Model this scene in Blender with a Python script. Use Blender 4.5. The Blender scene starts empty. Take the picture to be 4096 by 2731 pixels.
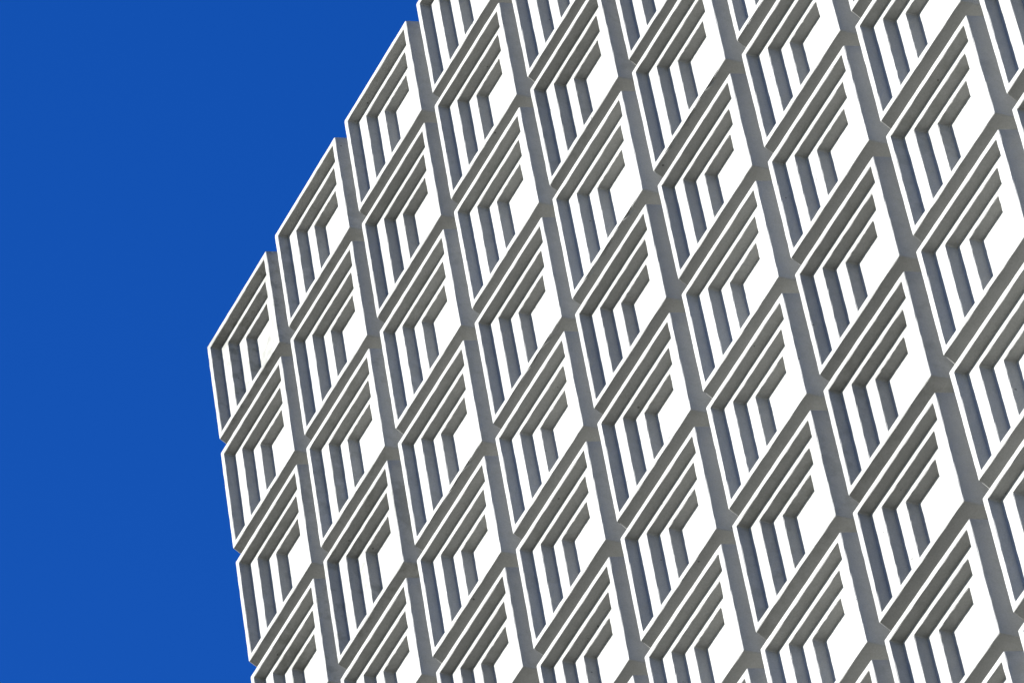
import bpy, math, random
from mathutils import Matrix, Vector

# ------------------------------------------------------------------ units
# The facade plane was surveyed in panel pitches (u right, v down, z into the
# wall).  One horizontal pitch is S metres.  World: X right, Y into the wall.
S = 1.5
ASP = 1.043                 # vertical pitch / horizontal pitch, lower rows
CAM_Z = 1.65                # eye height
CAM_V = 32.125              # pitches the eye is below the top of row 4
Z4 = CAM_Z + CAM_V * S      # height of the top of row 4

scene = bpy.context.scene

# ------------------------------------------------------------------ camera
CAM_R = ((0.46764505, 0.11424716, 0.87650197), (-0.73326008, 0.60387765, 0.31250830), (-0.49359677, -0.78884686, 0.36617327))
CAM_C = (23.77702936, 32.12475860, -15.15773818)
def w(u, v, z):             # facade -> world
    return Vector((u * S, z * S, Z4 - v * S))
def wd(d):                  # direction
    return Vector((d[0], d[2], -d[1]))
cx, cy, cz = wd(CAM_R[0]), -wd(CAM_R[1]), -wd(CAM_R[2])
cam = bpy.data.objects.new('camera', bpy.data.cameras.new('camera'))
scene.collection.objects.link(cam)
loc = w(*CAM_C)
cam.matrix_world = Matrix(((cx.x, cy.x, cz.x, loc.x), (cx.y, cy.y, cz.y, loc.y),
                           (cx.z, cy.z, cz.z, loc.z), (0, 0, 0, 1)))
cam.data.sensor_width = 36.0
cam.data.lens = 27895.4 / 4096 * 36.0
cam.data.clip_start = 0.5
cam.data.clip_end = 6000
scene.camera = cam

# ------------------------------------------------------------------ light
SUN = Vector((-0.575, -1.0, 0.433)).normalized()      # towards the sun
elev = math.asin(SUN.z)
rot = math.atan2(SUN.x, SUN.y)
world = bpy.data.worlds.new('World'); scene.world = world
world.use_nodes = True
nt = world.node_tree
bg = nt.nodes['Background']
sky = nt.nodes.new('ShaderNodeTexSky')
sky.sky_type = 'NISHITA'; sky.sun_disc = False
sky.sun_elevation = elev; sky.sun_rotation = rot
sky.altitude = 300; sky.air_density = 1.0; sky.dust_density = 0.2; sky.ozone_density = 4.0
hs = nt.nodes.new('ShaderNodeHueSaturation')          # the lens' polarised, deep blue
hs.inputs['Hue'].default_value = 0.523; hs.inputs['Saturation'].default_value = 1.29
nt.links.new(sky.outputs[0], hs.inputs['Color'])
nt.links.new(hs.outputs[0], bg.inputs[0])
bg.inputs[1].default_value = 0.065
sd = bpy.data.lights.new('sun', 'SUN'); sd.energy = 5.0; sd.angle = math.radians(0.53)
sd.color = (1.0, 0.975, 0.93)
so = bpy.data.objects.new('sun', sd); scene.collection.objects.link(so)
so.rotation_euler = (-SUN).to_track_quat('-Z', 'Y').to_euler()
so.location = (0, -30, 90)
vs = scene.view_settings
vs.view_transform = 'Standard'; vs.look = 'None'; vs.gamma = 1.0; vs.use_curve_mapping = False
vs.exposure = 1.88
scene.render.engine = 'CYCLES'
scene.cycles.max_bounces = 8
scene.cycles.diffuse_bounces = 6

# ------------------------------------------------------------------ materials
def nodes(name):
    m = bpy.data.materials.new(name); m.use_nodes = True
    t = m.node_tree
    return m, t, t.nodes, t.links, t.nodes['Principled BSDF']

def math_n(t, op, a, b=None, clamp=False):
    n = t.nodes.new('ShaderNodeMath'); n.operation = op; n.use_clamp = clamp
    for i, x in enumerate((a, b)):
        if x is None: continue
        if isinstance(x, (int, float)): n.inputs[i].default_value = x
        else: t.links.new(x, n.inputs[i])
    return n.outputs[0]

def noise_n(t, vec, scale, detail=4, rough=0.55):
    n = t.nodes.new('ShaderNodeTexNoise')
    n.inputs['Scale'].default_value = scale; n.inputs['Detail'].default_value = detail
    n.inputs['Roughness'].default_value = rough
    t.links.new(vec, n.inputs['Vector'])
    return n.outputs['Fac']

def ramp_n(t, fac, p0, p1, v0=0.0, v1=1.0):
    n = t.nodes.new('ShaderNodeMapRange'); n.interpolation_type = 'SMOOTHSTEP'
    t.links.new(fac, n.inputs['Value'])
    for k, v in (('From Min', p0), ('From Max', p1), ('To Min', v0), ('To Max', v1)):
        n.inputs[k].default_value = v
    return n.outputs['Result']

def mix_n(t, fac, a, b):
    n = t.nodes.new('ShaderNodeMix'); n.data_type = 'RGBA'
    if isinstance(fac, (int, float)): n.inputs[0].default_value = fac
    else: t.links.new(fac, n.inputs[0])
    for i, x in ((6, a), (7, b)):
        if isinstance(x, tuple): n.inputs[i].default_value = (*x, 1)
        else: t.links.new(x, n.inputs[i])
    return n.outputs[2]

def scale_v(t, vec, s):
    n = t.nodes.new('ShaderNodeVectorMath'); n.operation = 'MULTIPLY'
    t.links.new(vec, n.inputs[0]); n.inputs[1].default_value = s
    return n.outputs[0]

def make_concrete():
    m, t, N, L, b = nodes('precast_concrete')
    geo = N.new('ShaderNodeNewGeometry'); pos = geo.outputs['Position']
    info = N.new('ShaderNodeObjectInfo')
    sep = N.new('ShaderNodeSeparateColor'); L.new(info.outputs['Color'], sep.inputs[0])
    dirt, tone = sep.outputs[0], sep.outputs[1]
    big = noise_n(t, scale_v(t, pos, (1.0, 1.0, 0.6)), 2.6, 6, 0.65)
    mid = noise_n(t, pos, 9.0, 5, 0.6)
    fine = noise_n(t, pos, 70.0, 3, 0.6)
    streak = noise_n(t, scale_v(t, pos, (9.0, 9.0, 0.9)), 1.0, 4, 0.6)
    # albedo: pale grey cement, mottled by the pour
    col = mix_n(t, ramp_n(t, big, 0.3, 0.7), (0.226, 0.228, 0.219), (0.256, 0.258, 0.249))
    col = mix_n(t, ramp_n(t, mid, 0.52, 0.72, 0.0, 0.28), col, (0.208, 0.210, 0.200))
    col = mix_n(t, ramp_n(t, streak, 0.55, 0.75, 0.0, 0.22), col, (0.275, 0.277, 0.27))
    # weathering: irregular algae-grey patches, amount set per panel
    patch = math_n(t, 'ADD', math_n(t, 'MULTIPLY', big, 0.55), math_n(t, 'MULTIPLY', mid, 0.45))
    pm = math_n(t, 'MULTIPLY', ramp_n(t, patch, 0.46, 0.60), dirt)
    col = mix_n(t, pm, col, (0.118, 0.122, 0.107))
    lime = math_n(t, 'MULTIPLY', ramp_n(t, noise_n(t, pos, 5.0, 6, 0.7), 0.58, 0.70), math_n(t, 'MULTIPLY', dirt, 0.8))
    col = mix_n(t, lime, col, (0.30, 0.304, 0.292))
    # grain and air holes
    g = ramp_n(t, fine, 0.3, 0.7, 0.93, 1.06)
    vor = N.new('ShaderNodeTexVoronoi'); vor.inputs['Scale'].default_value = 7.5
    L.new(pos, vor.inputs['Vector'])
    sc = N.new('ShaderNodeSeparateColor'); L.new(vor.outputs['Color'], sc.inputs[0])
    hole_r = ramp_n(t, sc.outputs[0], 0.72, 1.0, 0.0, 0.085)
    hole = math_n(t, 'LESS_THAN', vor.outputs['Distance'], hole_r)
    col = mix_n(t, math_n(t, 'MULTIPLY', hole, 0.75), col, (0.05, 0.05, 0.048))
    tone_v = math_n(t, 'MULTIPLY', g, math_n(t, 'ADD', math_n(t, 'MULTIPLY', tone, 0.16), 0.92))
    mul = N.new('ShaderNodeMix'); mul.data_type = 'RGBA'; mul.blend_type = 'MULTIPLY'; mul.inputs[0].default_value = 1.0
    L.new(col, mul.inputs[6])
    cc = N.new('ShaderNodeCombineColor')
    for i in range(3): L.new(tone_v, cc.inputs[i])
    L.new(cc.outputs[0], mul.inputs[7])
    L.new(mul.outputs[2], b.inputs['Base Color'])
    b.inputs['Roughness'].default_value = 0.85
    b.inputs['Specular IOR Level'].default_value = 0.25
    h = math_n(t, 'ADD', math_n(t, 'MULTIPLY', fine, 0.4), math_n(t, 'MULTIPLY', mid, 0.8))
    h = math_n(t, 'SUBTRACT', h, math_n(t, 'MULTIPLY', hole, 0.8))
    bump = N.new('ShaderNodeBump'); bump.inputs['Strength'].default_value = 0.35
    bump.inputs['Distance'].default_value = 0.006
    L.new(h, bump.inputs['Height']); L.new(bump.outputs[0], b.inputs['Normal'])
    return m

def make_plain(name, c0, c1, scale):
    m, t, N, L, b = nodes(name)
    pos = N.new('ShaderNodeNewGeometry').outputs['Position']
    col = mix_n(t, ramp_n(t, noise_n(t, pos, scale, 6, 0.6), 0.3, 0.7), c0, c1)
    L.new(col, b.inputs['Base Color']); b.inputs['Roughness'].default_value = 0.9
    return m

CONC = make_concrete()
CORE = make_plain('core_concrete', (0.24, 0.24, 0.23), (0.32, 0.32, 0.30), 1.3)
PAVE = make_plain('asphalt', (0.052, 0.052, 0.038), (0.070, 0.070, 0.052), 0.15)

# ------------------------------------------------------------------ helpers
col = scene.collection
def link(name, me, parent=None):
    o = bpy.data.objects.new(name, me); col.objects.link(o)
    o.parent = parent
    return o

def mesh(name, vs_, fs, mat, smooth=False):
    me = bpy.data.meshes.new(name); me.from_pydata(vs_, [], fs); me.validate(); me.update()
    me.materials.append(mat)
    if smooth:
        for p in me.polygons: p.use_smooth = True
    return me

def box(name, x0, x1, y0, y1, z0, z1, mat, parent=None):
    v = [(x, y, z) for z in (z0, z1) for y in (y0, y1) for x in (x0, x1)]
    f = [(0, 2, 3, 1), (4, 5, 7, 6), (0, 1, 5, 4), (2, 6, 7, 3), (0, 4, 6, 2), (1, 3, 7, 5)]
    return link(name, mesh(name, v, f, mat), parent)

# ------------------------------------------------------------------ facade grid
NC, NR = 22, 44
P1 = 1.0844                     # the four top rows are taller
WU, W1, W2 = 0.8633, 0.9491 * ASP, 0.8634 * ASP
def row_top(r):                 # v of a row's top edge
    return (r - 4) * P1 * ASP if r < 4 else (r - 4) * ASP
def row_h(r): return W1 if r < 4 else W2

# ------------------------------------------------------------------ ground
gm = mesh('ground', [(-3000, -3000, 0), (3000, -3000, 0), (3000, 3000, 0), (-3000, 3000, 0)], [(0, 1, 2, 3)], PAVE)
ground = link('ground', gm); ground['kind'] = 'structure'

# ------------------------------------------------------------------ building
tower = link('office_tower', None)
tower['label'] = 'white concrete tower clad in a grid of stepped coffer panels under blue sky'
tower['category'] = 'building'
RIM_U, RIM_V = 0.0376, 0.0407
STEP = 0.0657
DRAFT_U, DRAFT_V = 0.0172, 0.0110
LEDGE_U, LEDGE_V = 0.1032, 0.0505
FL_U, FL_V = 0.2733, 0.1647
BACK = 3 * STEP + 0.016
FLOOR = 0.165                   # depth of the flange that closes the grooves
FLANGE_U, FLANGE_V = 0.0655, 0.0680
roof_z = Z4 - row_top(0) * S
core_y0 = (BACK + 0.002) * S
box('wall', 0.0, NC * S, core_y0, 24.0, 0.0, roof_z - 0.25, CORE, tower)
box('roof_slab', 0.12, NC * S - 0.12, core_y0 + 0.1, 23.9, roof_z - 0.25, roof_z - 0.12, CORE, tower)

def ring(a_u, a_v, z, W, H, rad, rnd, jit, seg=14, arc=2, chip=None):
    """points of a rounded rectangle inset by a_u, a_v at depth z (panel units)."""
    x0, x1, y0, y1 = a_u, W - a_u, a_v, H - a_v
    pts = []
    cs = [(x0, y0, 180), (x1, y0, 270), (x1, y1, 0), (x0, y1, 90)]
    inn = [(x0 + rad, y0 + rad), (x1 - rad, y0 + rad), (x1 - rad, y1 - rad), (x0 + rad, y1 - rad)]
    for k in range(4):
        ix, iy = inn[k]; a0 = cs[k][2]
        for j in range(arc + 1):
            a = math.radians(a0 + 90.0 * j / arc)
            pts.append([ix + rad * math.cos(a), iy + rad * math.sin(a), k, None])
        nx, ny = inn[(k + 1) % 4]
        a = math.radians(a0 + 90)
        sx, sy = ix + rad * math.cos(a), iy + rad * math.sin(a)
        ex, ey = nx + rad * math.cos(a), ny + rad * math.sin(a)
        for j in range(1, seg):
            f = j / seg
            pts.append([sx + (ex - sx) * f, sy + (ey - sy) * f, k, f])
    out = []
    for (x, y, k, f) in pts:
        jx = rnd.uniform(-jit, jit); jy = rnd.uniform(-jit, jit); jz = rnd.uniform(-jit, jit) * 0.6
        if chip and k == 2 and f is not None and rnd.random() < chip[0]:
            jy -= rnd.uniform(0, chip[1]); jz += rnd.uniform(0, chip[1])
        out.append((((x + jx) - W / 2) * S, (z + jz) * S, -((y + jy)) * S))
    return out

def strip(rings, cap=False):
    n = len(rings[0]); v = [p for r in rings for p in r]; f = []
    for i in range(len(rings) - 1):
        for j in range(n):
            k = (j + 1) % n
            f.append((i * n + j, (i + 1) * n + j, (i + 1) * n + k, i * n + k))
    if cap:
        f.append(tuple((len(rings) - 1) * n + j for j in range(n))[::-1])
    return v, f

def make_panel(W, H, seed, chip):
    """meshes: shell (outer sides, rim, first recess), two stepped ledges, back plate."""
    rnd = random.Random(seed)
    b = 0.0035                                     # arris
    J = 0.0014
    fix = lambda st: st
    def rg(au, av, z, rad, jit=J, ch=None):
        return ring(au, av, z, W, H, rad, rnd, jit, chip=ch)
    d, t, tv = STEP, DRAFT_U, DRAFT_V
    c2 = (0.5, 0.011) if chip else None
    F = FLOOR
    shell = [rg(-FLANGE_U, -FLANGE_V, BACK, .004, 0),
             rg(-FLANGE_U, -FLANGE_V, F + .004, .004, 0),
             rg(-FLANGE_U + .004, -FLANGE_V + .004, F, .004, J * .5),
             rg(-FL_U * F, -FL_V * F, F, .008, J * .5),
             rg(-FL_U * F * .5, -FL_V * F * .5, F * .5, .008, J),
             rg(-FL_U * 0.02, -FL_V * 0.02, 0.02, .008, J, (0.4, 0.008) if chip else None),
             rg(-FL_U * b, -FL_V * b, b, .007, J, c2),
             rg(b * .35, b * .35, b * .3, .007, J, c2),
             rg(b * 1.2, b * 1.2, 0.0, .007, J * .5),
             rg(RIM_U - b, RIM_V - b, 0.0, .007, J * .5),
             rg(RIM_U - b * .25, RIM_V - b * .25, b * .3, .007),
             rg(RIM_U + .001, RIM_V + .001, b * 1.1, .007),
             rg(RIM_U + t * .5, RIM_V + tv * .5, d * .5, .007),
             rg(RIM_U + t, RIM_V + tv, d, .007, 0)]
    out = [shell]
    au, av = RIM_U + t, RIM_V + tv
    for k in (1, 2):
        z = d * k
        bu, bv = au + LEDGE_U, av + LEDGE_V
        out.append([rg(au, av, z, .007, 0),
                    rg((au + bu) / 2, (av + bv) / 2, z, .007, J * .4),
                    rg(bu - b, bv - b, z, .007, J * .5),
                    rg(bu - b * .25, bv - b * .25, z + b * .3, .007),
                    rg(bu + .001, bv + .001, z + b * 1.1, .007),
                    rg(bu + t * .5, bv + tv * .5, z + d * .5, .007),
                    rg(bu + t, bv + tv, z + d, .007, 0)])
        au, av = bu + t, bv + tv
    plate = [rg(au, av, 3 * d, .007, 0), rg(au + .05, av + .05, 3 * d, .007, J * .3)]
    ms = []
    for nm, st, cap in (('precast_panel', out[0], False), ('recess_step', out[1], False),
                        ('recess_step', out[2], False), ('back_plate', plate, True)):
        v, f = strip(st, cap)
        ms.append(mesh(nm, v, f, CONC))
    return ms

kinds = {}
for tall in (0, 1):
    for i in range(5):
        kinds[(tall, i, 0)] = make_panel(WU, W1 if tall else W2, 10 * tall + i, False)
for i in range(4):
    kinds[(1, i, 1)] = make_panel(WU, W1, 50 + i, True)

# panels that the photograph shows, plus those just past its edges
def to_px(u, v, z=0):
    p = [u - CAM_C[0], v - CAM_C[1], z - CAM_C[2]]
    q = [sum(CAM_R[i][j] * p[j] for j in range(3)) for i in range(3)]
    return 27895.4 * q[0] / q[2] + 2048, 27895.4 * q[1] / q[2] + 1365.5

rnd = random.Random(7)
count = 0
for r in range(NR):
    for c in range(NC):
        x, y = to_px(c + 0.43, row_top(r) + 0.45)
        if not (-900 < x < 4096 + 2300 and -2300 < y < 2731 + 1500): continue
        tall = 1 if r < 4 else 0
        chip = 1 if r == 3 and (c >= 2 or rnd.random() < .5) else 0
        ms = kinds[(tall, rnd.randrange(4 if chip else 5), chip)]
        o = link('precast_panel', ms[0], tower)
        o.location = w(c + WU / 2, row_top(r), 0) + Vector((rnd.uniform(-.004, .004), rnd.uniform(-.004, .004), rnd.uniform(-.004, .004)))
        o.rotation_euler = (math.radians(rnd.uniform(-.12, .12)), math.radians(rnd.uniform(-.15, .15)), math.radians(rnd.uniform(-.12, .12)))
        old = max(0.0, 1.0 - c / 4.0)
        dirt = min(0.85, 0.06 + rnd.random() ** 3 * 0.25 + old * rnd.uniform(.05, .28) + (0.3 if (c, r) in ((1, 3), (0, 3), (0, 0)) else 0))
        tone = rnd.random()
        o.color = (dirt, tone, 0, 1)
        for i, m_ in enumerate(ms[1:]):
            k = link(m_.name.split('.')[0], m_, o); k.color = (dirt, tone, 0, 1)
        count += 1
print('panels', count)
